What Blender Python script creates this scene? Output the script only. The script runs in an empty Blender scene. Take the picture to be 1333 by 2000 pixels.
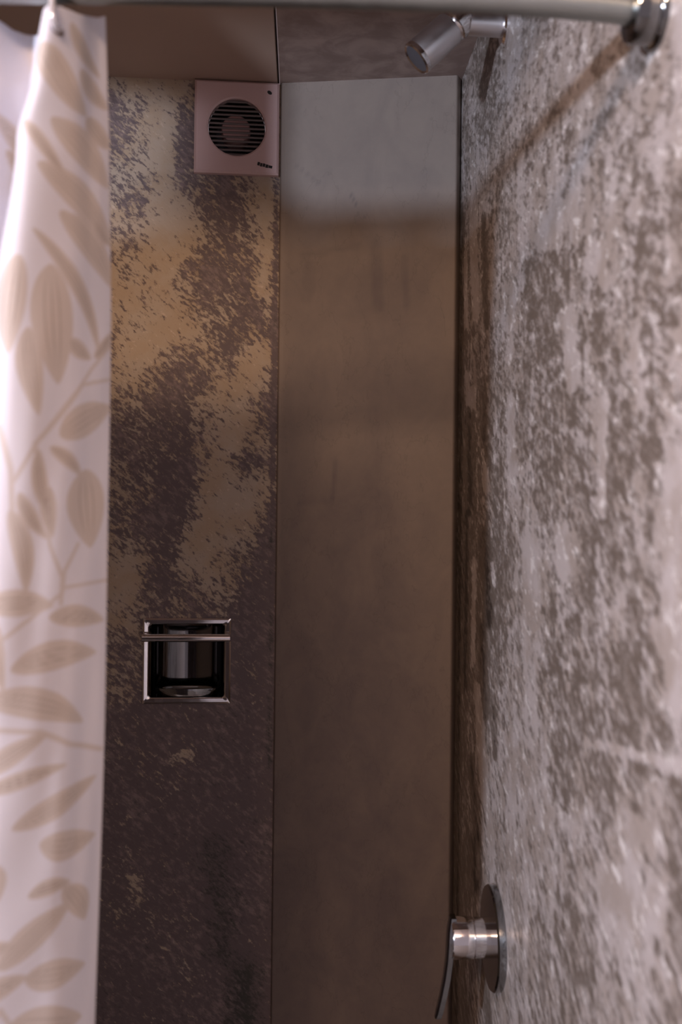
import bpy, bmesh, math, random
import numpy as np
from mathutils import Vector, Matrix

random.seed(7)
rng = np.random.default_rng(11)
S = bpy.context.scene
COL = S.collection

# ------------------------------------------------------------------ camera
F = 2000.0
CAM = np.array([0.0, 0.0, 1.64])
def axes(yaw, pitch, roll):
    y, p, r = np.radians([yaw, pitch, roll])
    f = np.array([np.sin(y) * np.cos(p), np.cos(y) * np.cos(p), np.sin(p)])
    rt = np.array([np.cos(y), -np.sin(y), 0.0])
    up = np.cross(rt, f)
    return rt * np.cos(r) + up * np.sin(r), up * np.cos(r) - rt * np.sin(r), f
AR, AU, AF = axes(2.19, 0.3, 0.62)
cd = bpy.data.cameras.new('camera')
cam = bpy.data.objects.new('camera', cd)
COL.objects.link(cam)
M = Matrix.Identity(4)
for i in range(3):
    M[i][0], M[i][1], M[i][2], M[i][3] = AR[i], AU[i], -AF[i], CAM[i]
cam.matrix_world = M
cd.sensor_fit = 'HORIZONTAL'
cd.sensor_width = 36.0
cd.lens = F * 36.0 / 1333.0
cd.clip_start = 0.02
cd.dof.use_dof = True
cd.dof.focus_distance = 1.95
cd.dof.aperture_fstop = 7.0
S.camera = cam

# ------------------------------------------------------------------ light, exposure
w = bpy.data.worlds.new('world')
S.world = w
w.use_nodes = True
bg = w.node_tree.nodes['Background']
bg.inputs[0].default_value = (0.58, 0.475, 0.52, 1)
bg.inputs[1].default_value = 0.56
S.view_settings.view_transform = 'Standard'
S.view_settings.look = 'None'
S.view_settings.gamma = 1.0
S.view_settings.use_curve_mapping = False
S.view_settings.exposure = 0.0
S.cycles.use_denoising = True
S.cycles.max_bounces = 6

def light(name, kind, loc, power, color, target=None, **kw):
    d = bpy.data.lights.new(name, kind)
    d.energy = power
    d.color = color
    for k, v in kw.items():
        setattr(d, k, v)
    o = bpy.data.objects.new(name, d)
    COL.objects.link(o)
    o.location = loc
    if target is not None:
        o.rotation_euler = (Vector(target) - Vector(loc)).to_track_quat('-Z', 'Y').to_euler()
    return o
# cool vanity globe on the bathroom side, left behind the camera
light('vanity_globe', 'POINT', (-1.40, -0.95, 1.825), 225, (0.76, 0.83, 1.0), shadow_soft_size=0.055)
# warm ceiling lamp of the bathroom
light('ceiling_lamp', 'AREA', (-0.45, -0.75, 2.40), 32, (1.0, 0.65, 0.42), (-0.25, 1.6, 1.2), shape='DISK', size=0.35)
# added spot, no known fitting, put in to throw a light pool on the upper left wall
light('added_pool_spot', 'SPOT', (-0.60, -0.95, 1.97), 150, (0.90, 0.88, 1.0), (-0.475, 1.88, 2.335),
      spot_size=math.radians(12), spot_blend=0.7, shadow_soft_size=0.08)

# ------------------------------------------------------------------ helpers
def ray(x, y):
    return (x - 666.5) / F * AR + (1000.0 - y) / F * AU + AF
def at(x, y, p0, n):
    """the point of the plane (p0, n) seen at a photo position"""
    d = ray(x, y)
    n = np.array(n, float)
    return CAM + d * (np.dot(np.array(p0) - CAM, n) / np.dot(d, n))
def seen(P):
    v = np.asarray(P, float) - CAM
    wz = v @ AF
    return 666.5 + F * (v @ AR) / wz, 1000.0 - F * (v @ AU) / wz

def tag(o, label=None, cat=None, group=None, kind=None):
    if label: o['label'] = label
    if cat: o['category'] = cat
    if group: o['group'] = group
    if kind: o['kind'] = kind
    return o
def empty(name, loc, label, cat, group=None):
    o = bpy.data.objects.new(name, None)
    o.empty_display_size = 0.03
    COL.objects.link(o)
    o.location = loc
    return tag(o, label, cat, group)
def finish(name, bm, mat, parent=None, smooth=True, angle=32):
    """link a bmesh (world coordinates) as one mesh object; a child keeps its place"""
    if smooth:
        for f in bm.faces: f.smooth = True
        lim = math.radians(angle)
        for e in bm.edges:
            if len(e.link_faces) == 2 and e.calc_face_angle(0) > lim:
                e.smooth = False
    me = bpy.data.meshes.new(name)
    bm.to_mesh(me)
    bm.free()
    o = bpy.data.objects.new(name, me)
    COL.objects.link(o)
    mats = mat if isinstance(mat, (list, tuple)) else [mat]
    for m in mats: me.materials.append(m)
    if parent:
        off = Vector(parent.location)
        p = parent
        while p.parent:
            p = p.parent
            off += Vector(p.location)
        me.transform(Matrix.Translation(-off))
        o.parent = parent
    return o
def frame(origin, z, x=None):
    z = Vector(z).normalized()
    x = Vector(x) if x is not None else (Vector((0, 0, 1)) if abs(z.z) < 0.9 else Vector((1, 0, 0)))
    x = (x - z * x.dot(z)).normalized()
    y = z.cross(x)
    m = Matrix.Identity(4)
    for i in range(3):
        m[i][0], m[i][1], m[i][2], m[i][3] = x[i], y[i], z[i], origin[i]
    return m
def add_lathe(bm, prof, m, seg=48, close=True):
    """profile of (radius, height) turned about z of m"""
    rings = []
    for r, h in prof:
        if r < 1e-6:
            rings.append([bm.verts.new(m @ Vector((0, 0, h)))])
        else:
            rings.append([bm.verts.new(m @ Vector((r * math.cos(2 * math.pi * k / seg), r * math.sin(2 * math.pi * k / seg), h))) for k in range(seg)])
    for a, b in zip(rings, rings[1:]):
        if len(a) == 1 and len(b) == 1: continue
        for k in range(seg):
            j = (k + 1) % seg
            if len(a) == 1: bm.faces.new((a[0], b[j], b[k]))
            elif len(b) == 1: bm.faces.new((a[k], a[j], b[0]))
            else: bm.faces.new((a[k], a[j], b[j], b[k]))
    bmesh.ops.recalc_face_normals(bm, faces=bm.faces)
def add_box(bm, c, s, m=None, bevel=0.0, seg=2):
    m = m or Matrix.Identity(4)
    r = bmesh.ops.create_cube(bm, size=1.0)
    vs = r['verts']
    for v in vs:
        v.co = Vector((c[0] + v.co.x * s[0], c[1] + v.co.y * s[1], c[2] + v.co.z * s[2]))
    if bevel > 0:
        es = list({e for v in vs for e in v.link_edges})
        rr = bmesh.ops.bevel(bm, geom=es, offset=bevel, segments=seg, profile=0.6, affect='EDGES')
        vs = list({v for f in rr['faces'] for v in f.verts} | {v for v in vs if v.is_valid})
    for v in vs: v.co = m @ v.co
    return vs
def add_tube(bm, pts, radii, seg=20, caps=True, squash=None):
    pts = [Vector(p) for p in pts]
    if not hasattr(radii, '__len__'): radii = [radii] * len(pts)
    rings = []
    t0 = (pts[1] - pts[0]).normalized()
    nx = Vector((0, 0, 1)) if abs(t0.z) < 0.9 else Vector((0, 1, 0))
    for i, p in enumerate(pts):
        t = (pts[min(i + 1, len(pts) - 1)] - pts[max(i - 1, 0)]).normalized()
        nx = (nx - t * nx.dot(t)).normalized()
        ny = t.cross(nx)
        q = squash or 1.0
        rings.append([bm.verts.new(p + radii[i] * (nx * math.cos(2 * math.pi * k / seg) + ny * q * math.sin(2 * math.pi * k / seg))) for k in range(seg)])
    for a, b in zip(rings, rings[1:]):
        for k in range(seg):
            j = (k + 1) % seg
            bm.faces.new((a[k], a[j], b[j], b[k]))
    if caps:
        bm.faces.new(rings[0][::-1])
        bm.faces.new(rings[-1])
    bmesh.ops.recalc_face_normals(bm, faces=bm.faces)

# ------------------------------------------------------------------ materials
class NT:
    def __init__(s, name):
        s.m = bpy.data.materials.new(name)
        s.m.use_nodes = True
        s.t = s.m.node_tree
        s.b = s.t.nodes['Principled BSDF']
    def n(s, kind, **kw):
        o = s.t.nodes.new(kind)
        for k, v in kw.items(): setattr(o, k, v)
        return o
    def put(s, node, key, v):
        i = node.inputs[key]
        if isinstance(v, bpy.types.NodeSocket): s.t.links.new(v, i)
        elif v is not None: i.default_value = v
    def math(s, op, a, b=None, c=None, clamp=False):
        o = s.n('ShaderNodeMath', operation=op, use_clamp=clamp)
        s.put(o, 0, a); s.put(o, 1, b)
        if c is not None: s.put(o, 2, c)
        return o.outputs[0]
    def attr(s, name):
        return s.n('ShaderNodeAttribute', attribute_name=name).outputs['Fac']
    def uv(s, rot=0.0, scale=(1, 1, 1), shift=(0, 0, 0)):
        u = s.n('ShaderNodeUVMap').outputs[0]
        a = s.n('ShaderNodeMapping'); s.put(a, 0, u); s.put(a, 'Rotation', (0, 0, rot)); s.put(a, 'Location', shift)
        b = s.n('ShaderNodeMapping'); s.put(b, 0, a.outputs[0]); s.put(b, 'Scale', scale)
        return b.outputs[0]
    def noise(s, vec, scale, detail=5, rough=0.6, dist=0.0):
        o = s.n('ShaderNodeTexNoise')
        s.put(o, 'Vector', vec); s.put(o, 'Scale', scale); s.put(o, 'Detail', detail); s.put(o, 'Roughness', rough); s.put(o, 'Distortion', dist)
        return o.outputs['Fac']
    def step(s, v, a, b, lo=0.0, hi=1.0, smooth=True):
        o = s.n('ShaderNodeMapRange', interpolation_type='SMOOTHSTEP' if smooth else 'LINEAR')
        s.put(o, 0, v); s.put(o, 1, a); s.put(o, 2, b); s.put(o, 3, lo); s.put(o, 4, hi)
        return o.outputs[0]
    def mix(s, f, a, b):
        o = s.n('ShaderNodeMix', data_type='RGBA')
        s.put(o, 0, f)
        for i, v in ((6, a), (7, b)):
            s.put(o, i, v if isinstance(v, bpy.types.NodeSocket) else (*v, 1))
        return o.outputs[2]
    def bump(s, h, dist, strength=1.0):
        o = s.n('ShaderNodeBump')
        s.put(o, 'Height', h); s.put(o, 'Distance', dist); s.put(o, 'Strength', strength)
        s.t.links.new(o.outputs[0], s.b.inputs['Normal'])

def simple(name, color, rough=0.5, metal=0.0, grain=0.0, scale=60.0, spec=0.5):
    q = NT(name)
    tc = q.n('ShaderNodeTexCoord').outputs['Object']
    nz = q.noise(tc, scale, 4, 0.6)
    dark = tuple(c * (1 - grain) for c in color)
    q.put(q.b, 'Base Color', q.mix(nz, dark, color))
    q.put(q.b, 'Roughness', q.step(nz, 0.2, 0.8, max(0.0, rough - 0.04), rough + 0.04))
    q.put(q.b, 'Metallic', metal)
    q.put(q.b, 'Specular IOR Level', spec)
    return q.m

def mouldy(name, rot, sc, pale, tan, dark, fleck, gain, fine, streak, wide, rough, mid_gain=0.6, tan_rng=(0.35, 0.65), hi=1.2, deep=(0.42, 0.52, 0.46), spk=(0.58, 0.68)):
    """plaster with dark mouldy patches: the field 'mould' (0..1 per vertex) broken up by noise at three scales"""
    q = NT(name)
    v = q.uv(rot, sc)
    n1 = q.noise(v, fine, 6, 0.68, 0.3)
    n2 = q.noise(q.uv(0, streak, (3, 1, 0)), 12.0, 5, 0.6, 0.2)
    n3 = q.noise(q.uv(rot, sc, (5, 2, 0)), fine * 2.2, 4, 0.65)
    n4 = q.noise(q.uv(rot, sc, (8, 3, 0)), fine * 1.3, 5, 0.7)
    f = q.attr('mould_and_light')
    t = q.math('ADD', f, q.math('MULTIPLY', q.math('SUBTRACT', n1, 0.5), gain))
    t = q.math('ADD', t, q.math('MULTIPLY', q.math('SUBTRACT', n2, 0.5), mid_gain))
    t = q.math('ADD', t, q.math('MULTIPLY', q.math('SUBTRACT', n3, 0.5), gain * 0.95))
    k = q.step(t, 0.5 - wide, 0.5 + wide)
    base = q.mix(q.step(q.noise(q.uv(0, (1, 1, 1), (7, 7, 0)), 14.0, 5, 0.6), *tan_rng), pale, tan)
    base = q.mix(q.step(n4, *spk), base, tuple(min(c * hi, 0.8) for c in pale))
    drk = q.mix(q.step(q.math('ADD', n4, q.math('MULTIPLY', q.math('SUBTRACT', n2, 0.5), 0.5)), 0.48, 0.70), dark, fleck)
    drk = q.mix(q.step(t, 1.0, 1.7), drk, tuple(c * k_ for c, k_ in zip(dark, deep)))
    q.put(q.b, 'Base Color', q.mix(k, base, drk))
    q.put(q.b, 'Roughness', q.step(k, 0, 1, rough, rough + 0.12))
    q.put(q.b, 'Specular IOR Level', 0.35)
    q.bump(q.math('ADD', q.math('MULTIPLY', k, -0.6), q.math('MULTIPLY', n3, 0.6)), 0.0012, 0.7)
    return q.m

m_left = mouldy('mould_plaster', math.radians(-42), (0.55, 1.15, 1), (0.53, 0.44, 0.35), (0.49, 0.375, 0.265), (0.165, 0.128, 0.132), (0.29, 0.225, 0.22), 1.75, 70, (1.2, 0.8, 1), 0.17, 0.5, 1.0)
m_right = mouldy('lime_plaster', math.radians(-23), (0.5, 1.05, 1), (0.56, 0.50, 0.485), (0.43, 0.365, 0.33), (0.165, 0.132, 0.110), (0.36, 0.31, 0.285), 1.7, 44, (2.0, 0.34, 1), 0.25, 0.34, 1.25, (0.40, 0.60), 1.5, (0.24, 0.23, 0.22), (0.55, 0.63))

q = NT('smooth_plaster')
st = q.attr('mould_and_light')
cl = q.noise(q.uv(0, (1, 0.6, 1)), 14, 6, 0.62, 0.6)
cl2 = q.noise(q.uv(0, (1, 1, 1), (4, 4, 0)), 45, 6, 0.65)
tt = q.math('ADD', st, q.math('MULTIPLY', q.math('SUBTRACT', cl, 0.5), 0.7))
tt = q.math('ADD', tt, q.math('MULTIPLY', q.math('SUBTRACT', cl2, 0.5), 0.25))
cc = q.mix(q.step(tt, -0.1, 1.0, smooth=False), (0.29, 0.235, 0.20), (0.112, 0.092, 0.099))
ln = q.step(q.math('ABSOLUTE', q.math('SUBTRACT', q.noise(q.uv(0, (1, 0.5, 1), (9, 2, 0)), 9, 5, 0.6), 0.5)), 0.0, 0.008, 0.90, 1.0)
hsv = q.n('ShaderNodeHueSaturation'); q.put(hsv, 'Color', cc); q.put(hsv, 'Value', ln)
q.put(q.b, 'Base Color', hsv.outputs[0]); q.put(q.b, 'Roughness', 0.55); q.put(q.b, 'Specular IOR Level', 0.3)
q.bump(cl2, 0.0008, 0.4)
m_column = q.m

m_ceil = simple('ceiling_paint', (0.54, 0.405, 0.33), 0.7, 0, 0.15, 8)
q = NT('ceiling_plaster')
cn = q.noise(q.n('ShaderNodeTexCoord').outputs['Object'], 16, 6, 0.62, 0.4)
q.put(q.b, 'Base Color', q.mix(q.step(cn, 0.35, 0.65), (0.28, 0.205, 0.18), (0.42, 0.325, 0.29))); q.put(q.b, 'Roughness', 0.6)
m_ceil2 = q.m
m_chrome = simple('chrome', (0.80, 0.78, 0.79), 0.10, 1.0, 0.03)
m_steel = simple('brushed_steel', (0.40, 0.43, 0.42), 0.36, 1.0, 0.05)
m_satin = simple('satin_chrome', (0.74, 0.71, 0.72), 0.36, 1.0, 0.05)
m_darkchrome = simple('dark_chrome', (0.27, 0.275, 0.28), 0.10, 1.0, 0.05)
m_hollow = simple('black_chrome', (0.16, 0.155, 0.16), 0.07, 1.0, 0.05)
m_plastic = simple('pink_white_plastic', (0.78, 0.57, 0.56), 0.32, 0, 0.05, 20)
m_black = simple('black_plastic', (0.02, 0.02, 0.022), 0.45)
m_slat = simple('grey_slat_plastic', (0.17, 0.135, 0.135), 0.35)
m_hub = simple('motor_pink', (0.55, 0.34, 0.33), 0.4)
m_nozzle = simple('nozzle_grey', (0.09, 0.09, 0.105), 0.4)
m_floor = simple('floor_plaster', (0.20, 0.16, 0.14), 0.6, 0, 0.3, 10)
m_clip = simple('hook_metal', (0.80, 0.78, 0.82), 0.25, 0.6, 0.03)

# ------------------------------------------------------------------ the setting
ZC = 2.442
A = np.array([-0.0515, 1.90, ZC])                       # corner of the mouldy wall and the smooth panel
LD = np.array([-1.0, -0.05, 0.0]); LD /= np.linalg.norm(LD); LN = np.array([0.05, -1.0, 0.0])
CD = np.array([1.0, -0.17, 0.0]); CD /= np.linalg.norm(CD); CN = np.array([-0.17, -1.0, 0.0])
XR = 0.2836                                             # the right wall
RP, RN = [XR, 0, 0], [1, 0, 0]

def digits(xs, rows):
    """a stain and light map: {y: '0359..'} digits over columns xs -> f(px, py) in 0..1"""
    ys = sorted(rows)
    G = np.array([[int(c) for c in rows[y].replace(' ', '')] for y in ys], float) / 9.0
    xs = np.array(xs, float); ys = np.array(ys, float)
    def f(px, py):
        px = np.clip(px, xs[0], xs[-1] - 1e-6); py = np.clip(py, ys[0], ys[-1] - 1e-6)
        i = np.clip(np.searchsorted(xs, px, 'right') - 1, 0, len(xs) - 2)
        j = np.clip(np.searchsorted(ys, py, 'right') - 1, 0, len(ys) - 2)
        a = (px - xs[i]) / (xs[i + 1] - xs[i]); b = (py - ys[j]) / (ys[j + 1] - ys[j])
        return (G[j, i] * (1 - a) * (1 - b) + G[j, i + 1] * a * (1 - b) + G[j + 1, i] * (1 - a) * b + G[j + 1, i + 1] * a * b)
    return f
def patch(px, py, x0, y0, x1, y1, wd, soft=0.6):
    """soft streak from (x0,y0) to (x1,y1), half width wd"""
    dx, dy = x1 - x0, y1 - y0
    t = np.clip(((px - x0) * dx + (py - y0) * dy) / (dx * dx + dy * dy + 1e-9), 0, 1)
    d = np.hypot(px - x0 - t * dx, py - y0 - t * dy)
    return np.clip((wd - d) / (wd * soft), 0, 1)

def wall_grid(name, P, us, zs, mat, field, holes=(), thick=None):
    """P(u, z) -> point; grid mesh with UV in metres and the stain and light field as an attribute"""
    nu, nz = len(us), len(zs)
    V = np.array([P(u, z) for z in zs for u in us])
    faces = []
    for j in range(nz - 1):
        zc = (zs[j] + zs[j + 1]) / 2
        for i in range(nu - 1):
            uc = (us[i] + us[i + 1]) / 2
            if any(h[0] < uc < h[1] and h[2] < zc < h[3] for h in holes): continue
            a = j * nu + i
            faces.append((a, a + 1, a + nu + 1, a + nu))
    me = bpy.data.meshes.new(name)
    me.from_pydata(V.tolist(), [], faces)
    uvl = me.uv_layers.new(name='UVMap')
    li = np.zeros(len(me.loops), np.int32); me.loops.foreach_get('vertex_index', li)
    uu = np.tile(us, nz); zz = np.repeat(zs, nu)
    uvl.data.foreach_set('uv', np.stack([uu[li], zz[li]], 1).astype(np.float32).ravel())
    px, py = seen(V)
    at_ = me.attributes.new('mould_and_light', 'FLOAT', 'POINT')
    at_.data.foreach_set('value', field(px, py).astype(np.float32))
    me.polygons.foreach_set('use_smooth', [True] * len(me.polygons))
    me.materials.append(mat)
    o = bpy.data.objects.new(name, me)
    COL.objects.link(o)
    return tag(o, kind='structure')

def spaced(a, b, n, extra=()):
    return np.array(sorted(set(np.round(np.concatenate([np.linspace(a, b, n), np.array(extra, float)]), 6))))

# left part of the back wall (mouldy), with the holes for the fan duct and the soap dish
fieldL = digits([215, 250, 290, 325, 360, 400, 440, 480, 520, 540], {
    150: '2 1 1 1 2 3 3 3 3 3', 200: '6 5 4 2 6 6 6 4 3 3', 250: '6 6 4 2 8 7 6 4 3 3', 300: '6 5 4 1 8 7 6 4 3 3',
    350: '5 5 5 1 6 6 7 5 2 3', 400: '5 6 5 1 3 7 8 6 1 3', 450: '4 5 2 0 2 6 8 7 1 4', 500: '5 5 3 1 3 7 8 6 1 3',
    550: '2 3 2 1 4 7 7 7 2 5', 600: '3 2 2 2 4 6 6 8 5 6', 650: '5 3 1 1 3 6 9 8 5 7', 700: '4 2 1 5 6 6 8 2 3 7',
    750: '2 3 5 7 7 6 2 1 5 7', 800: '5 6 7 7 8 5 2 2 6 7', 850: '6 6 7 8 9 4 0 3 5 5', 900: '6 6 7 9 9 2 1 8 5 4',
    950: '6 6 7 9 9 3 1 3 2 5', 1000: '6 6 7 9 9 2 0 0 6 8', 1050: '6 6 7 9 6 1 1 4 9 9', 1100: '5 3 6 9 3 2 4 7 9 9',
    1150: '1 1 6 9 6 5 5 8 9 9', 1200: '2 3 6 6 6 7 8 9 9 9', 1250: '5 5 6 7 7 7 8 9 9 9', 1300: '5 5 6 8 8 8 8 9 9 9',
    1350: '4 4 7 9 8 8 9 9 9 9', 1400: '7 7 9 9 8 9 9 9 9 9', 1450: '6 7 8 8 7 8 9 9 9 9', 1500: '7 8 8 7 7 8 9 9 9 9',
    1550: '8 8 8 8 8 9 9 9 9 9', 1650: '9 7 9 9 8 9 9 9 9 9', 1700: '8 6 7 9 8 8 9 9 9 9', 1780: '8 8 8 8 7 7 9 9 9 9',
    1850: '8 8 8 6 6 7 9 9 9 9', 1920: '9 9 9 8 7 8 9 9 9 9', 2000: '9 9 9 9 8 8 9 9 9 9'})
def fL(px, py):
    f = fieldL(px, py) * 0.76 + 0.06 + 0.12 * np.clip((py - 1150) / 250, 0, 1)
    f += 0.5 * patch(px, py, 420, 1660, 425, 1850, 55, 0.9) + 0.6 * patch(px, py, 480, 1900, 480, 2010, 55, 0.9)
    f += 0.4 * patch(px, py, 540, 350, 525, 1500, 9, 0.9)
    f -= 0.35 * patch(px, py, 335, 1483, 370, 1478, 16) + 0.3 * patch(px, py, 262, 1720, 268, 1760, 18)
    return f
def PL(u, z): return np.array([A[0], A[1], 0]) + LD * u + np.array([0, 0, z])
def uz(x, y):
    p = at(x, y, A, LN)
    return float(np.dot(p[:2] - A[:2], LD[:2])), float(p[2])
fan_c = uz(463, 254)
dish_a, dish_b = uz(279, 1206), uz(451, 1374)
du0, du1 = dish_b[0] + 0.006, dish_a[0] - 0.006
dz0, dz1 = dish_b[1] + 0.006, dish_a[1] - 0.006
FH = 0.056
hf = (fan_c[0] - FH, fan_c[0] + FH, fan_c[1] - FH, fan_c[1] + FH)
wall_grid('wall_back', PL, spaced(-0.02, 0.60, 150, [du0, du1, hf[0], hf[1]]), spaced(0.0, ZC, 420, [dz0, dz1, hf[2], hf[3]]),
          m_left, fL, holes=[(du0, du1, dz0, dz1), hf])

# right part of the back wall: a smooth plaster panel standing a little proud
fieldC = digits([530, 600, 670, 740, 810, 890], {
    150: '000000', 300: '000000', 400: '011110', 500: '022232', 550: '133441', 600: '122431', 700: '122331', 800: '122331',
    850: '222321', 900: '233521', 950: '345632', 1000: '357743', 1100: '467743', 1200: '578753', 1300: '578864', 1400: '589864',
    1600: '688875', 1800: '688876', 2000: '677777'})
def fC(px, py):
    f = fieldC(px, py)
    f = f + 0.22 * patch(px, py, 735, 480, 740, 600, 16) + 0.2 * patch(px, py, 790, 500, 795, 600, 9) + 0.16 * patch(px, py, 605, 520, 600, 580, 18)
    f = f + 0.45 * patch(px, py, 686, 378, 696, 398, 4) + 0.25 * patch(px, py, 575, 320, 625, 360, 4) + 0.18 * patch(px, py, 590, 500, 700, 480, 8)
    f = f + 0.30 * patch(px, py, 585, 978, 650, 978, 5) + 0.22 * patch(px, py, 650, 978, 655, 900, 6)
    f = f - 0.25 * patch(px, py, 556, 170, 540, 1200, 8, 0.9)
    return f
CW = float((XR - A[0]) / CD[0])
def PC(u, z):
    e = min(u - 0.003, CW - 0.006 - u)
    out = 0.008 - (0.012 * (1 - e / 0.006) ** 2 if e < 0.006 else 0)
    n = np.array([CN[0], CN[1], 0]) / np.hypot(CN[0], CN[1])
    return np.array([A[0], A[1], 0]) + CD * u + n * out + np.array([0, 0, z])
us = np.concatenate([np.linspace(0.002, 0.012, 9)[:-1], np.linspace(0.012, CW - 0.016, 70)[:-1], np.linspace(CW - 0.016, CW + 0.002, 12)])
wall_grid('wall_back_panel', PC, us, np.linspace(0, ZC, 300), m_column, fC)

# right wall, running from the corner past the camera
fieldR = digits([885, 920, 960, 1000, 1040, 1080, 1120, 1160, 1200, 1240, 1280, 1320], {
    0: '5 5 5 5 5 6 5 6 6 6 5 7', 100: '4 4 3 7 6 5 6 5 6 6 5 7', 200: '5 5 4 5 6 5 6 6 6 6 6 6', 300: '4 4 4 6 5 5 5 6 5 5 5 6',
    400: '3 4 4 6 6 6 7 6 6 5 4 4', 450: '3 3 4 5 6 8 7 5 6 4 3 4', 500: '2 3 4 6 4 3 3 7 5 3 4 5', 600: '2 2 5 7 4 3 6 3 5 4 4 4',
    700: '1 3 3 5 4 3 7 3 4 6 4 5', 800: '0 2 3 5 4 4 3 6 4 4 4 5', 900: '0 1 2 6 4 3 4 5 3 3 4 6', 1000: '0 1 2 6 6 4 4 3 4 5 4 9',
    1100: '0 0 1 4 8 6 6 3 4 5 4 9', 1200: '0 0 1 5 8 4 3 4 5 4 5 9', 1300: '0 1 2 5 6 3 4 5 3 4 4 8', 1400: '1 2 3 6 6 4 4 3 4 3 4 5',  # palest values in the last column are light painted into the plaster
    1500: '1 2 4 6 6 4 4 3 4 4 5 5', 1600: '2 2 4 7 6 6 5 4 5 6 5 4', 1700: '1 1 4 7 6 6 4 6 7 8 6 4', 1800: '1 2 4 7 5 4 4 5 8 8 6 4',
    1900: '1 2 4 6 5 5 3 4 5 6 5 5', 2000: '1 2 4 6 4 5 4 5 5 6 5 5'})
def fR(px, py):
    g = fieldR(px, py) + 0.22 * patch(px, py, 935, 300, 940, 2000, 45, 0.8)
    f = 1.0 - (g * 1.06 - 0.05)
    f += 0.5 * patch(px, py, 903, 420, 893, 2000, 7, 0.9)
    for s in ((1110, 610, 1118, 750, 16), (1036, 1060, 1040, 1180, 20), (1100, 1030, 1108, 1110, 18), (1060, 470, 1110, 400, 22),
              (1175, 1000, 1180, 780, 14), (998, 780, 1000, 940, 10), (1150, 1450, 1333, 1500, 14), (1190, 1720, 1270, 1790, 34),
              (1328, 930, 1330, 1360, 36), (1328, 930, 1330, 1360, 36), (1170, 480, 1180, 560, 14)):  # doubled streak at the right edge paints bright light into the plaster
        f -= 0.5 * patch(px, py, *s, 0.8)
    for s in ((922, 380, 930, 620, 9), (925, 760, 922, 800, 8), (912, 730, 914, 790, 7), (926, 1090, 924, 1300, 7), (932, 1340, 948, 1560, 10),
              (952, 1560, 962, 1700, 6), (945, 880, 950, 960, 7), (960, 1100, 965, 1140, 6), (908, 500, 912, 640, 6)):
        f -= 0.75 * patch(px, py, *s, 0.8)
    for s in ((945, 420, 950, 640, 8), (918, 800, 920, 1000, 12), (945, 760, 948, 900, 9), (946, 1040, 956, 1220, 14), (942, 1220, 950, 1400, 11),
              (912, 1000, 908, 1350, 8), (920, 1480, 935, 1640, 9), (925, 1640, 930, 1740, 14), (940, 1850, 955, 2000, 10), (965, 1380, 968, 1480, 6)):
        f += 0.8 * patch(px, py, *s, 0.95)
    for s in ((1060, 1312, 1160, 1330, 7), (1250, 1500, 1333, 1525, 10), (1160, 960, 1150, 900, 12), (1030, 520, 1040, 640, 14)):
        f += 0.30 * patch(px, py, *s, 0.8)
    return np.where(px > 1400, 0.45, f)
yb = A[1] + CD[1] * CW
yy = [yb + 0.03]
while yy[-1] > -1.3:
    yy.append(yy[-1] - (0.006 if yy[-1] > 0.7 else 0.06))
def PR(u, z): return np.array([XR, u, z])
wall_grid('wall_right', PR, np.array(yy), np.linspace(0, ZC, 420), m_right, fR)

def slab(name, c, s, mat):
    bm = bmesh.new()
    add_box(bm, c, s)
    return tag(finish(name, bm, mat, smooth=False), kind='structure')
slab('wall_left', (-0.62, 1.345, ZC / 2), (0.10, 1.13, ZC), m_left)
slab('wall_front', (-1.535, 0.83, ZC / 2), (1.73, 0.10, ZC), m_floor)
slab('trim_1', (-0.143, 0.84, 2.348), (0.853, 0.10, 0.186), m_ceil)
slab('floor', (-1.05, 0.30, -0.03), (2.70, 3.4, 0.06), m_floor)

# ceiling: painted field on the left, plaster strip over the smooth panel
bm = bmesh.new()
xj = A[0]
for x0, x1, k, zz in ((-2.4, xj - 0.002, 0, ZC), (xj + 0.002, XR + 0.1, 1, ZC - 0.001)):
    add_box(bm, ((x0 + x1) / 2, 0.32, zz + 0.03), (x1 - x0, 3.44, 0.06), bevel=0.001, seg=1)
    for f in bm.faces:
        if f.material_index == 0 and f.calc_center_median().x > xj: f.material_index = 1
tag(finish('ceiling', bm, [m_ceil, m_ceil2], smooth=False), kind='structure')

# ------------------------------------------------------------------ extractor fan
Lx = Vector(-LD); Lz = Vector((0, 0, 1)); Ln = Vector((LN[0], LN[1], 0)).normalized()   # right, up, out of the wall
def lmat(u, z, out=0.0):
    o = Vector(PL(u, z)) + Ln * out
    m = Matrix.Identity(4)
    for i in range(3):
        m[i][0], m[i][1], m[i][2], m[i][3] = Lx[i], Lz[i], Ln[i], o[i]
    return m                                            # local x right, y up, z out of the wall
fm = lmat(*fan_c)
fan = empty('extractor_fan', fm.translation, 'square pinkish white extractor fan with round slatted grille high on the mouldy wall', 'fan')
HW, HH, RG, TH = 0.0775, 0.085, 0.0525, 0.016
bm = bmesh.new()
seg = 64
def sq(a, w, h):
    c, s = math.cos(a), math.sin(a)
    k = min(w / abs(c) if abs(c) > 1e-9 else 9, h / abs(s) if abs(s) > 1e-9 else 9)
    return c * k, s * k
rings = []
for w_, h_, z_, rnd in ((HW, HH, 0.001, 0), (HW, HH, TH - 0.004, 0), (HW - 0.004, HH - 0.004, TH, 0), (RG + 0.003, 0, TH, 1), (RG, 0, TH - 0.002, 1), (RG, 0, 0.001, 1)):
    r_ = []
    for k in range(seg):
        a = 2 * math.pi * k / seg + math.pi / 4
        p = (w_ * math.cos(a), w_ * math.sin(a)) if rnd else (lambda c: (c[0] * w_, c[1] * h_))(sq(a, 1, 1))
        r_.append(bm.verts.new(fm @ Vector((p[0], p[1], z_))))
    rings.append(r_)
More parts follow.
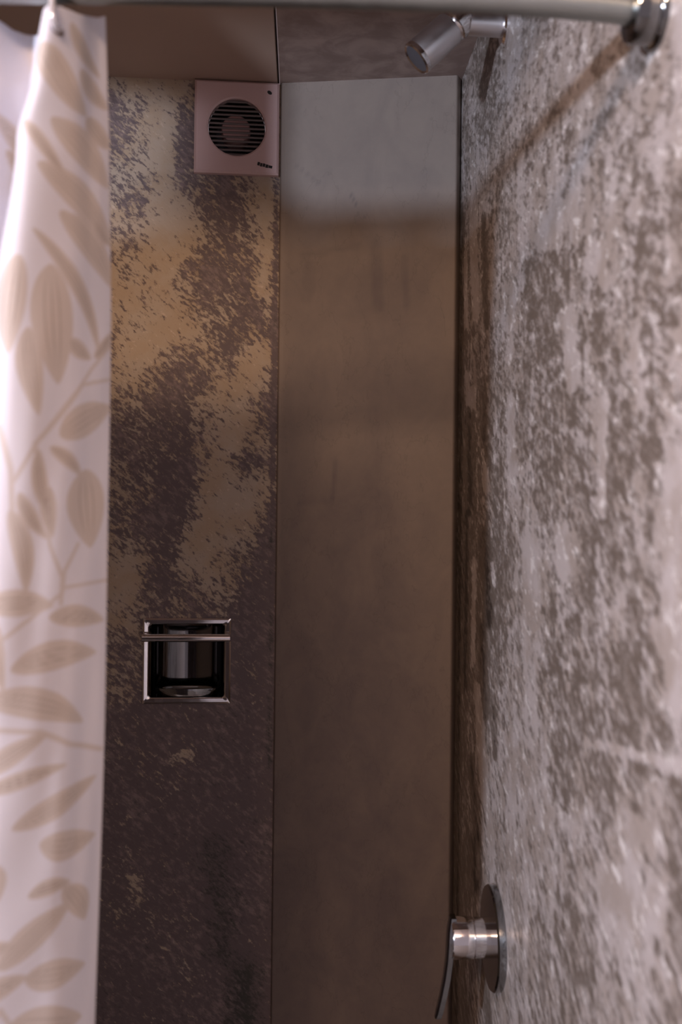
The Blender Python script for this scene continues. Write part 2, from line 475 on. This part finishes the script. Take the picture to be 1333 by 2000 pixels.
for a, b in zip(rings, rings[1:]):
    for k in range(seg):
        j = (k + 1) % seg
        bm.faces.new((a[k], a[j], b[j], b[k]))
bmesh.ops.recalc_face_normals(bm, faces=bm.faces)
finish('cover_plate', bm, m_plastic, fan)
bm = bmesh.new()
add_lathe(bm, [(RG - 0.0005, 0.002), (RG - 0.0005, -0.06), (0, -0.06)], fm, 48)
tag(finish('duct', bm, m_black, fan), 'black duct behind the grille')
nsl = 13
for k in range(nsl):
    y = -RG + (k + 0.5) * 2 * RG / nsl
    hw = math.sqrt(max(RG * RG - y * y, 0)) - 0.0008
    bm = bmesh.new()
    add_box(bm, (0, 0, 0), (2 * hw, 0.0034, 0.0036), fm @ Matrix.Translation((0, y, 0.0085)) @ Matrix.Rotation(math.radians(35), 4, 'X'), 0.0006, 1)
    finish('grille_slat', bm, m_slat, fan)
bm = bmesh.new()
add_lathe(bm, [(0.027, -0.03), (0.027, 0.0), (0.025, 0.004), (0.019, 0.0055), (0, 0.006)], fm @ Matrix.Translation((-0.002, 0.000, 0)), 40)
tag(finish('motor_hub', bm, m_hub, fan), 'pinkish motor hub behind the slats')
bm = bmesh.new()
mk = fm @ Matrix.Translation((0.0520, -0.0690, TH)) @ Matrix.Rotation(math.radians(-10), 4, 'Z')
for x_, w_, y_ in ((-0.0115, 0.0045, 0.0005), (-0.0065, 0.0042, -0.0003), (-0.0015, 0.0046, 0.0002), (0.004, 0.005, -0.0004), (0.0105, 0.007, -0.0002)):
    add_box(bm, (x_, y_, 0.0002), (w_, 0.0062 if x_ < 0.008 else 0.0048, 0.0006), mk @ Matrix.Rotation(-0.02, 4, 'Z'), 0.0002, 1)
tag(finish('maker_mark', bm, m_black, fan), 'small black maker mark in the lower right corner')
bm = bmesh.new()
add_lathe(bm, [(0.0, 0.0012), (0.0038, 0.001), (0.0042, 0.0)], fm @ Matrix.Translation((0.0595, 0.0655, TH)) @ Matrix.Rotation(-0.6, 4, 'Z') @ Matrix.Diagonal((1.15, 0.75, 1, 1)), 20)
tag(finish('screw_plug', bm, m_black, fan), 'dark spot near the upper right corner')

# ------------------------------------------------------------------ recessed soap dish
dc = ((dish_a[0] + dish_b[0]) / 2, (dish_a[1] + dish_b[1]) / 2)
dw, dh = (dish_a[0] - dish_b[0]) / 2, (dish_a[1] - dish_b[1]) / 2
dm = lmat(*dc)
dish = empty('soap_dish', dm.translation, 'square chrome recessed soap dish with grab bar let into the mouldy wall', 'soap dish')
bm = bmesh.new()
FB = 0.012
prof = [(0.0, 0.0005), (0.001, 0.004), (0.004, 0.0058), (FB - 0.002, 0.005), (FB, 0.003), (FB, -0.004)]
rings = []
for ins, z_ in prof:
    r_ = []
    W_, H_ = dw - ins, dh - ins
    rc = 0.001 + ins * 0.45
    for cx, cy, a0 in ((W_ - rc, H_ - rc, 0), (-W_ + rc, H_ - rc, 90), (-W_ + rc, -H_ + rc, 180), (W_ - rc, -H_ + rc, 270)):
        for k in range(7):
            a = math.radians(a0 + 15 * k)
            r_.append(bm.verts.new(dm @ Vector((cx + rc * math.cos(a), cy + rc * math.sin(a), z_))))
    rings.append(r_)
n_ = len(rings[0])
for a, b in zip(rings, rings[1:]):
    for k in range(n_):
        j = (k + 1) % n_
        bm.faces.new((a[k], a[j], b[j], b[k]))
bmesh.ops.recalc_face_normals(bm, faces=bm.faces)
finish('rim', bm, m_chrome, dish)
# hollow: rounded back, flat top and bottom
bm = bmesh.new()
W_, H_, DP = dw - FB + 0.0006, dh - FB + 0.0006, 0.066
plan = [(W_, 0.0), (W_, -0.016)]
for k in range(57):
    a = math.pi * k / 56
    plan.append((W_ * 0.96 * math.cos(a), -0.018 - (DP - 0.018) * math.sin(a)))
plan += [(-W_, -0.016), (-W_, 0.0)]
top = [bm.verts.new(dm @ Vector((x, H_, z))) for x, z in plan]
bot = [bm.verts.new(dm @ Vector((x, -H_, z))) for x, z in plan]
for k in range(len(plan) - 1):
    bm.faces.new((top[k], top[k + 1], bot[k + 1], bot[k]))
bm.faces.new(top); bm.faces.new(bot[::-1])
bmesh.ops.recalc_face_normals(bm, faces=bm.faces)
finish('hollow', bm, m_hollow, dish)
# bowed tray at the foot of the hollow, with its raised lip
bm = bmesh.new()
rows_ = []
for rad, hgt in ((0.0, 0.006), (0.55, 0.004), (0.82, 0.005), (0.93, 0.011), (0.97, 0.0135), (1.0, 0.014), (1.0, 0.012), (0.97, 0.008), (0.90, 0.0005)):
    r_ = []
    for k in range(48):
        a = 2 * math.pi * k / 48
        r_.append(bm.verts.new(dm @ Vector((W_ * 0.88 * rad * math.cos(a), -H_ + hgt + 0.001, -0.024 + 0.024 * rad * math.sin(a)))))
    rows_.append(r_)
for a, b in zip(rows_, rows_[1:]):
    for k in range(48):
        j = (k + 1) % 48
        bm.faces.new((a[k], a[j], b[j], b[k]))
bmesh.ops.remove_doubles(bm, verts=bm.verts, dist=1e-6)
bmesh.ops.recalc_face_normals(bm, faces=bm.faces)
tag(finish('tray', bm, m_darkchrome, dish, angle=70), 'oval chrome tray at the foot of the hollow')
by = dh - (1243 - 1206) * 0.00094
bm = bmesh.new()
add_tube(bm, [dm @ Vector((x, by, 0.024)) for x in (-dw + 0.0005, -dw + 0.002, -0.03, 0.03, dw - 0.002, dw - 0.0005)], [0.0055, 0.0072, 0.0074, 0.0074, 0.0072, 0.0055], 20)
gb = finish('grab_bar', bm, m_chrome, dish)
for s_ in (-1, 1):
    bm = bmesh.new()
    add_box(bm, (s_ * (dw - 0.006), by, 0.0125), (0.007, 0.011, 0.022), dm, 0.0015, 2)
    finish('bracket', bm, m_chrome, gb)

# ------------------------------------------------------------------ shower mixer on the right wall
vc = at(972, 1831, RP, RN)
valve = empty('shower_mixer', vc, 'chrome shower mixer with round wall plate and lever low on the right wall', 'shower mixer')
vm = frame(vc, (-1, 0, 0), (0, 0, 1))                   # z out of the wall, x up
bm = bmesh.new()
add_lathe(bm, [(0.0705, 0.0), (0.0715, 0.002), (0.0715, 0.010), (0.0695, 0.0125), (0.030, 0.0132), (0, 0.0132)], vm, 72)
finish('wall_plate', bm, m_darkchrome, valve)
bm = bmesh.new()
add_lathe(bm, [(0.0275, 0.012), (0.0275, 0.034), (0.026, 0.0355)], vm, 48)
finish('body', bm, m_chrome, valve)
bm = bmesh.new()
add_lathe(bm, [(0.026, 0.035), (0.0285, 0.0365), (0.0285, 0.064), (0.027, 0.067), (0, 0.0675)], vm, 48)
hd = finish('handle', bm, m_chrome, valve)
bm = bmesh.new()
prof2 = [(0.030, 0.064, 0.010), (0.012, 0.067, 0.014), (-0.010, 0.068, 0.0145), (-0.030, 0.069, 0.013), (-0.055, 0.072, 0.0115), (-0.080, 0.0765, 0.0105), (-0.104, 0.082, 0.0095), (-0.112, 0.084, 0.006)]
rr = []
for x_, z_, hw in prof2:
    th = 0.0042
    rr.append([bm.verts.new(vm @ Vector((x_, yy_, zz_))) for yy_, zz_ in ((-hw, z_ - th), (-hw, z_ + th * 0.6), (-hw * 0.6, z_ + th), (hw * 0.6, z_ + th), (hw, z_ + th * 0.6), (hw, z_ - th))])
for a, b in zip(rr, rr[1:]):
    for k in range(6):
        j = (k + 1) % 6
        bm.faces.new((a[k], a[j], b[j], b[k]))
bm.faces.new(rr[0][::-1]); bm.faces.new(rr[-1])
bmesh.ops.recalc_face_normals(bm, faces=bm.faces)
finish('lever', bm, m_darkchrome, hd)

# ------------------------------------------------------------------ shower head on its arm
fc = at(990, 50, RP, RN)
sh = empty('overhead_shower', fc, 'chrome cylindrical shower head on a short arm at the top of the right wall', 'shower head')
ya = fc[1]
bm = bmesh.new()
sm_ = frame(fc, (-1, 0, 0), (0, 0, 1))
add_lathe(bm, [(0.028, 0.0), (0.028, 0.004), (0.025, 0.007), (0.018, 0.0085), (0.0, 0.0085)], sm_, 48)
finish('flange', bm, m_chrome, sh)
elbow = at(893, 44, [0, ya - 0.004, 0], [0, 1, 0])
bm = bmesh.new()
add_tube(bm, [Vector(fc) + Vector((-0.006, 0, 0)), (Vector(fc) + Vector(elbow)) / 2, Vector(elbow) + Vector((0.006, 0, 0))], 0.0165, 28)
tag(finish('arm', bm, m_satin, sh), 'short horizontal satin chrome arm')
tip = at(817, 112, [0, ya - 0.005, 0], [0, 1, 0])
ax = (Vector(tip) - Vector(elbow))
hl = ax.length
hm = frame(elbow, ax, (0, 0, 1))
bm = bmesh.new()
add_lathe(bm, [(0.0, -0.022), (0.012, -0.021), (0.018, -0.017), (0.0225, -0.010), (0.0235, -0.004), (0.0235, 0.006), (0.0215, 0.008), (0.0195, 0.012)], hm, 40)
finish('swivel_joint', bm, m_chrome, sh)
bm = bmesh.new()
add_lathe(bm, [(0.0195, 0.010), (0.0225, 0.012), (0.0238, 0.016), (0.0240, hl - 0.006), (0.0235, hl - 0.003), (0.0225, hl - 0.003)], hm, 48)
finish('barrel', bm, m_satin, sh)
bm = bmesh.new()
add_lathe(bm, [(0.0235, hl - 0.004), (0.0245, hl - 0.001), (0.0245, hl + 0.003), (0.0225, hl + 0.005), (0.020, hl + 0.003)], hm, 48)
finish('bezel', bm, m_chrome, sh)
bm = bmesh.new()
add_lathe(bm, [(0.0222, hl + 0.003), (0.016, hl + 0.0035), (0.0, hl + 0.004)], hm, 40)
tag(finish('spray_face', bm, m_nozzle, sh), 'dark grey spray face')

# ------------------------------------------------------------------ curtain rod
YR = 0.815
pr = [(1300, 24), (1270, 21), (1180, 12), (1100, 5), (1000, -2), (900, -7), (740, -12), (500, -18), (220, -23), (0, -25), (-300, -28), (-700, -31), (-1000, -33)]
rp = [Vector(at(x, y, [0, YR, 0], [0, 1, 0])) for x, y in pr]
rod = empty('curtain_rod', rp[0], 'grey metal curtain rod across the top, fixed to the right wall', 'curtain rod')
bm = bmesh.new()
rp2 = [Vector((XR - 0.012, YR, rp[0].z))] + rp[1:] + [Vector((-0.560, YR, rp[9].z))]
rp2 = [p for i, p in enumerate(rp2) if i == 0 or i == len(rp2) - 1 or -0.55 < p.x < rp2[i - 1].x - 0.002]
add_tube(bm, rp2, 0.0122, 32)
finish('tube', bm, m_steel, rod)
bm = bmesh.new()
rm = frame((XR, YR, rp[0].z), (-1, 0, 0), (0, 0, 1))
add_lathe(bm, [(0.0300, 0.0), (0.0300, 0.003), (0.0285, 0.0055), (0.0262, 0.0065), (0.0255, 0.0200), (0.0240, 0.0235), (0.0125, 0.0245), (0.0125, 0.022)], rm, 56)
tag(finish('end_flange', bm, m_darkchrome, rod), 'dark chrome cup flange at the right wall')
bm = bmesh.new()
rm2 = frame((-0.5695, YR, rp2[-1].z), (1, 0, 0), (0, 0, 1))
add_lathe(bm, [(0.0300, 0.0), (0.0300, 0.003), (0.0262, 0.0065), (0.0255, 0.0200), (0.0240, 0.0235), (0.0125, 0.0245)], rm2, 40)
finish('end_flange', bm, m_darkchrome, rod)
rod_z = lambda x: float(np.interp(x, [p.x for p in rp2[::-1]], [p.z for p in rp2[::-1]]))

# ------------------------------------------------------------------ shower curtain
PX = 0.000428                                           # metres of cloth to one photo pixel at the curtain
keys = [0.0, 0.05, 0.10, 0.25, 0.5, 1.0, 2.0]                 # metres below the top
def cx(x, Y): return float(at(x, 0, [0, Y, 0], [0, 1, 0])[0] + 0)
paths = []
front = [  # photo x of the right hem, of the inner wave, of the ridge and of the turn
    (206, 154, 104, 86), (210, 146, 84, 62), (214, 136, 58, 33), (217, 124, 32, -15), (208, 98, -8, -72), (176, 62, -60, -122), (120, 30, -80, -140)]
tail = [(-0.325, 0.805), (-0.345, 0.842), (-0.368, 0.805), (-0.385, 0.785), (-0.402, 0.805), (-0.425, 0.842), (-0.447, 0.805), (-0.465, 0.785), (-0.483, 0.81), (-0.505, 0.84), (-0.538, 0.81), (-0.567, 0.80)]
for d, (a, b, c, e) in zip(keys, front):
    ymid = 20 + d / PX
    def X(x, Y): return float(at(x, min(ymid, 2400), [0, Y, 0], [0, 1, 0])[0])
    w0 = min(d / 0.3, 1.0); w1 = min(d / 0.06, 1.0)
    p = [(X(a, 0.862 + 0.03 * w0), 0.862 + 0.03 * w0), (X((a + b) / 2, 0.843), 0.845 + 0.022 * w0), (X(b, 0.822), 0.822 + 0.016 * w0), (X(c, 0.798), 0.797), (X(e, 0.808), 0.806),
         (X(e, 0.824) + 0.005, 0.832), (X(e, 0.850) + 0.001, 0.858), (X(37, 0.870) * (1 - w1) + (X(e, 0.870) + 0.004) * w1, 0.870), (-0.264 - 0.030 * w0 - 0.012 * min(d / 0.6, 1), 0.818)]
    p += tail
    paths.append(p)
paths = np.array(paths)                                 # key, control point, xy
nc = paths.shape[1]
def catmull(P, t):
    i = np.clip(np.floor(t).astype(int), 0, nc - 2)
    f = (t - i)[:, None]
    g = lambda k: P[np.clip(k, 0, nc - 1)]
    p0, p1, p2, p3 = g(i - 1), g(i), g(i + 1), g(i + 2)
    return 0.5 * (2 * p1 + (p2 - p0) * f + (2 * p0 - 5 * p1 + 4 * p2 - p3) * f ** 2 + (3 * p1 - p0 - 3 * p2 + p3) * f ** 3)
tu = np.concatenate([np.linspace(0, 5, 241)[:-1], np.linspace(5, 9, 101)[:-1], np.linspace(9, nc - 1, 90)])
ztop0 = float(at(104, 14, [0, 0.80, 0], [0, 1, 0])[2])
tops = np.interp(tu, [0, 0.15, 1, 2, 3, 4, 4.6, 5.5, 6.5, 7, 7.4, 8, 9, 10, 11], [0.024, 0.0235, 0.016, 0.006, -0.001, -0.002, -0.001, 0.004, 0.010, 0.0125, 0.010, 0.003, 0.000, 0.003, 0.004])
dv = np.concatenate([np.linspace(0, 1.0, 781)[:-1], np.linspace(1.0, 1.86, 45)])
nu, nv = len(tu), len(dv)
V = np.zeros((nv, nu, 3))
for j, d in enumerate(dv):
    k = min(max(np.searchsorted(keys, d, 'right') - 1, 0), len(keys) - 2)
    f = (d - keys[k]) / (keys[k + 1] - keys[k])
    f = f * f * (3 - 2 * f) if k else f
    xy = catmull(paths[k] * (1 - f) + paths[k + 1] * f, tu)
    V[j, :, :2] = xy
    V[j, :, 2] = ztop0 + tops * max(0.0, 1 - d / 0.5) - d
# small wrinkles in the cloth
uu = np.zeros((nv, nu))
uu[:, 1:] = np.cumsum(np.hypot(np.diff(V[:, :, 0], axis=1), np.diff(V[:, :, 1], axis=1)), axis=1)
dd = np.repeat(dv[:, None], nu, 1)
wr = 0.0011 * np.sin(uu * 55 + dd * 21 + 1.1 * np.sin(dd * 13)) + 0.0007 * np.sin(uu * 120 - dd * 34 + 2 * np.sin(dd * 9 + uu * 30))
wr += 0.0012 * np.sin(dd * 30 + uu * 90) * np.exp(-dd / 0.12)
V[:, :, 1] += wr * np.clip(uu / 0.012, 0, 1)
# printed leaves: lens shapes along bent midribs, in cloth pixels (x falls from the right hem, y from the top)
sx = 213.0 - uu / PX * 0.70
sy = 20.0 + dd / PX
leafv = np.zeros((nv, nu)); vein = np.zeros((nv, nu))
def leaf(x0, y0, x1, y1, wd, bend=0.0, veins=3):
    wd *= 1.18
    L = math.hypot(x1 - x0, y1 - y0)
    m = (sx > min(x0, x1) - wd - abs(bend) - 5) & (sx < max(x0, x1) + wd + abs(bend) + 5) & (sy > min(y0, y1) - wd - abs(bend) - 5) & (sy < max(y0, y1) + wd + abs(bend) + 5)
    if not m.any(): return
    X_, Y_ = sx[m] - x0, sy[m] - y0
    ex, ey = (x1 - x0) / L, (y1 - y0) / L
    t = (X_ * ex + Y_ * ey) / L
    s = -X_ * ey + Y_ * ex
    s = s - bend * 4 * t * (1 - t)
    tc = np.clip(t, 0, 1)
    half = wd / 2 * (np.sin(np.pi * tc ** 0.8) ** 0.75)
    inside = (t > 0) & (t < 1)
    v_ = np.where(inside, np.clip((half - np.abs(s)) / 2.5 + 0.5, 0, 1), 0)
    leafv[m] = np.maximum(leafv[m], v_)
    if wd > 18:
        for k in range(veins):
            o_ = (k + 0.5) / veins * 1.1 - 0.55
            ln_ = np.where(inside & (np.abs(s) < half), np.clip(1.3 - np.abs(s - o_ * half) / 1.3, 0, 1) * np.clip(t * 4, 0, 1) * np.clip((0.92 - t) * 4, 0, 1), 0)
            vein[m] = np.maximum(vein[m], ln_ * 0.8)
def stem(pts, wd):
    for (x0, y0), (x1, y1) in zip(pts, pts[1:]):
        m = (sx > min(x0, x1) - wd - 3) & (sx < max(x0, x1) + wd + 3) & (sy > min(y0, y1) - wd - 3) & (sy < max(y0, y1) + wd + 3)
        if m.any():
            leafv[m] = np.maximum(leafv[m], patch(sx[m], sy[m], x0, y0, x1, y1, wd / 2 + 1.5, 0.6) * 0.9)
for a in ((80, 85, 165, 205, 46, 8), (150, 120, 214, 190, 30, 5), (98, 215, 210, 335, 48, -10), (165, 205, 216, 262, 32, 3), (78, 300, 215, 440, 46, -14), (60, 225, 125, 320, 20, 3), (128, 40, 196, 130, 26, 6),
          (110, 380, 218, 520, 44, -12), (66, 420, 186, 645, 26, -20), (92, 480, 104, 700, 60, 4), (46, 470, 30, 650, 34, 6), (55, 600, 75, 760, 34, 5), (122, 612, 168, 652, 26, 4), (180, 395, 216, 440, 22, 3),
          (110, 795, 216, 742, 52, -6), (76, 822, 108, 962, 22, 10), (94, 815, 152, 872, 22, -5), (160, 860, 176, 1010, 66, 2), (48, 900, 96, 988, 22, 6), (95, 890, 104, 985, 24, 4),
          (36, 930, 62, 1085, 28, -8), (0, 1100, 108, 1112, 42, -4), (100, 1132, 208, 1152, 36, -5), (42, 1222, 192, 1212, 48, -12), (2, 1268, 166, 1345, 48, -14), (0, 1412, 104, 1350, 34, -6), (0, 1442, 138, 1418, 28, -4),
          (50, 1515, 198, 1458, 40, 4), (94, 1556, 200, 1576, 48, 10), (-12, 1560, 26, 1655, 58, -6), (78, 1648, 152, 1650, 28, -6), (38, 1766, 155, 1688, 48, -6), (138, 1655, 184, 1738, 38, -8),
          (-14, 1815, 84, 1798, 40, -5), (78, 1800, 188, 1828, 48, 4), (58, 1876, 184, 1930, 62, 8), (-4, 2002, 96, 1996, 44, -8), (150, 1960, 200, 2060, 40, 5), (30, 2060, 130, 2120, 44, 5), (20, 1130, 34, 1260, 22, 5), (176, 650, 214, 600, 20, 3)):
    leaf(*a)
stem([(216, 622), (170, 670), (120, 735), (75, 805), (40, 880)], 7); stem([(216, 690), (150, 700), (80, 800)], 6); stem([(70, 810), (100, 1000), (122, 1060), (120, 1110)], 6)
stem([(150, 1000), (125, 1050), (122, 1090), (60, 1140), (26, 1170), (12, 1240)], 7); stem([(125, 1080), (215, 1075)], 6); stem([(0, 1322), (90, 1345), (140, 1380), (205, 1408)], 11); stem([(44, 1840), (56, 1870), (72, 1895)], 6); stem([(0, 1905), (44, 1846)], 5)
stem([(20, 780), (36, 860), (40, 960)], 8); stem([(0, 1750), (22, 1710), (20, 1640)], 5)
for k in range(520):                                    # the print goes on over the rest of the cloth
    x0 = -30 - rng.random() * 3300; y0 = rng.random() * 4300
    a = rng.uniform(-0.9, 0.9) + (0.75 if y0 < 700 else 0) + (math.pi if rng.random() < 0.4 else 0)
    L = rng.uniform(60, 150)
    leaf(x0, y0, x0 + L * math.cos(a), y0 + L * math.sin(a), rng.uniform(22, 50), rng.uniform(-10, 10))
hem = np.clip(1 - uu / PX / 6.0, 0, 1) * 0.6
I = np.arange(nv * nu).reshape(nv, nu)
fc_ = np.stack([I[:-1, :-1], I[:-1, 1:], I[1:, 1:], I[1:, :-1]], -1).reshape(-1, 4)
# the punched hole for the hook
hx, hz = at(109, 53, [0, 0.797, 0], [0, 1, 0])[[0, 2]]
ctr = V.reshape(-1, 3)[fc_].mean(1)
tci = np.tile(((tu[:-1] + tu[1:]) / 2), nv - 1)
keep = ~((np.hypot(ctr[:, 0] - hx, ctr[:, 2] - hz) < 0.0038) & (tci < 4.2))
me = bpy.data.meshes.new('shower_curtain')
me.from_pydata(V.reshape(-1, 3).tolist(), [], fc_[keep].tolist())
for nm, arr in (('leaf', np.maximum(leafv, hem)), ('vein', vein)):
    q_ = me.attributes.new(nm, 'FLOAT', 'POINT')
    q_.data.foreach_set('value', arr.astype(np.float32).ravel())
me.polygons.foreach_set('use_smooth', [True] * len(me.polygons))
q = NT('leaf_print_cloth')
lf = q.attr('leaf'); vn = q.attr('vein')
c1 = q.mix(q.math('MULTIPLY', lf, 0.9), (0.575, 0.57, 0.64), (0.465, 0.408, 0.375))
c1 = q.mix(q.math('MULTIPLY', vn, 0.8), c1, (0.24, 0.19, 0.16))
q.put(q.b, 'Base Color', c1); q.put(q.b, 'Roughness', 0.55); q.put(q.b, 'Specular IOR Level', 0.25)
q.put(q.b, 'Sheen Weight', 0.1)
me.materials.append(q.m)
cur = bpy.data.objects.new('shower_curtain', me)
COL.objects.link(cur)
tag(cur, 'white shower curtain with a beige leaf print hanging in folds from the rod', 'shower curtain')
sol = cur.modifiers.new('thickness', 'SOLIDIFY'); sol.thickness = 0.0006; sol.offset = 0

# hook that carries the curtain
hk = empty('curtain_hook', (hx, YR, rod_z(hx)), 'pale metal hook through the hole at the top of the leaf print curtain', 'curtain hook')
bm = bmesh.new()
zr = rod_z(hx)
pts = []
x_top = float(at(99, -6, [0, YR - 0.018, 0], [0, 1, 0])[0])
for k in range(0, 13):                                  # over the rod
    a = math.radians(-40 + k * 20)
    pts.append((x_top - 0.001, YR + 0.0158 * math.cos(a), zr + 0.0158 * math.sin(a)))
pts += [(x_top, YR - 0.0165, zr - 0.010), (x_top + 0.0018, YR - 0.021, zr - 0.022), (hx - 0.0008, 0.7875, hz + 0.006), (hx, 0.7890, hz + 0.0015), (hx + 0.0005, 0.795, hz - 0.0012), (hx + 0.0005, 0.803, hz + 0.001), (hx + 0.0003, 0.808, hz + 0.007)]
P_ = np.array(pts)
dense = []
for i in range(len(P_) - 1):
    p0, p1, p2, p3 = P_[max(i - 1, 0)], P_[i], P_[i + 1], P_[min(i + 2, len(P_) - 1)]
    for f in (0, 0.34, 0.67):
        dense.append(0.5 * (2 * p1 + (p2 - p0) * f + (2 * p0 - 5 * p1 + 4 * p2 - p3) * f * f + (3 * p1 - p0 - 3 * p2 + p3) * f ** 3))
dense.append(P_[-1])
add_tube(bm, dense, 0.0025, 14)
finish('wire', bm, m_clip, hk)
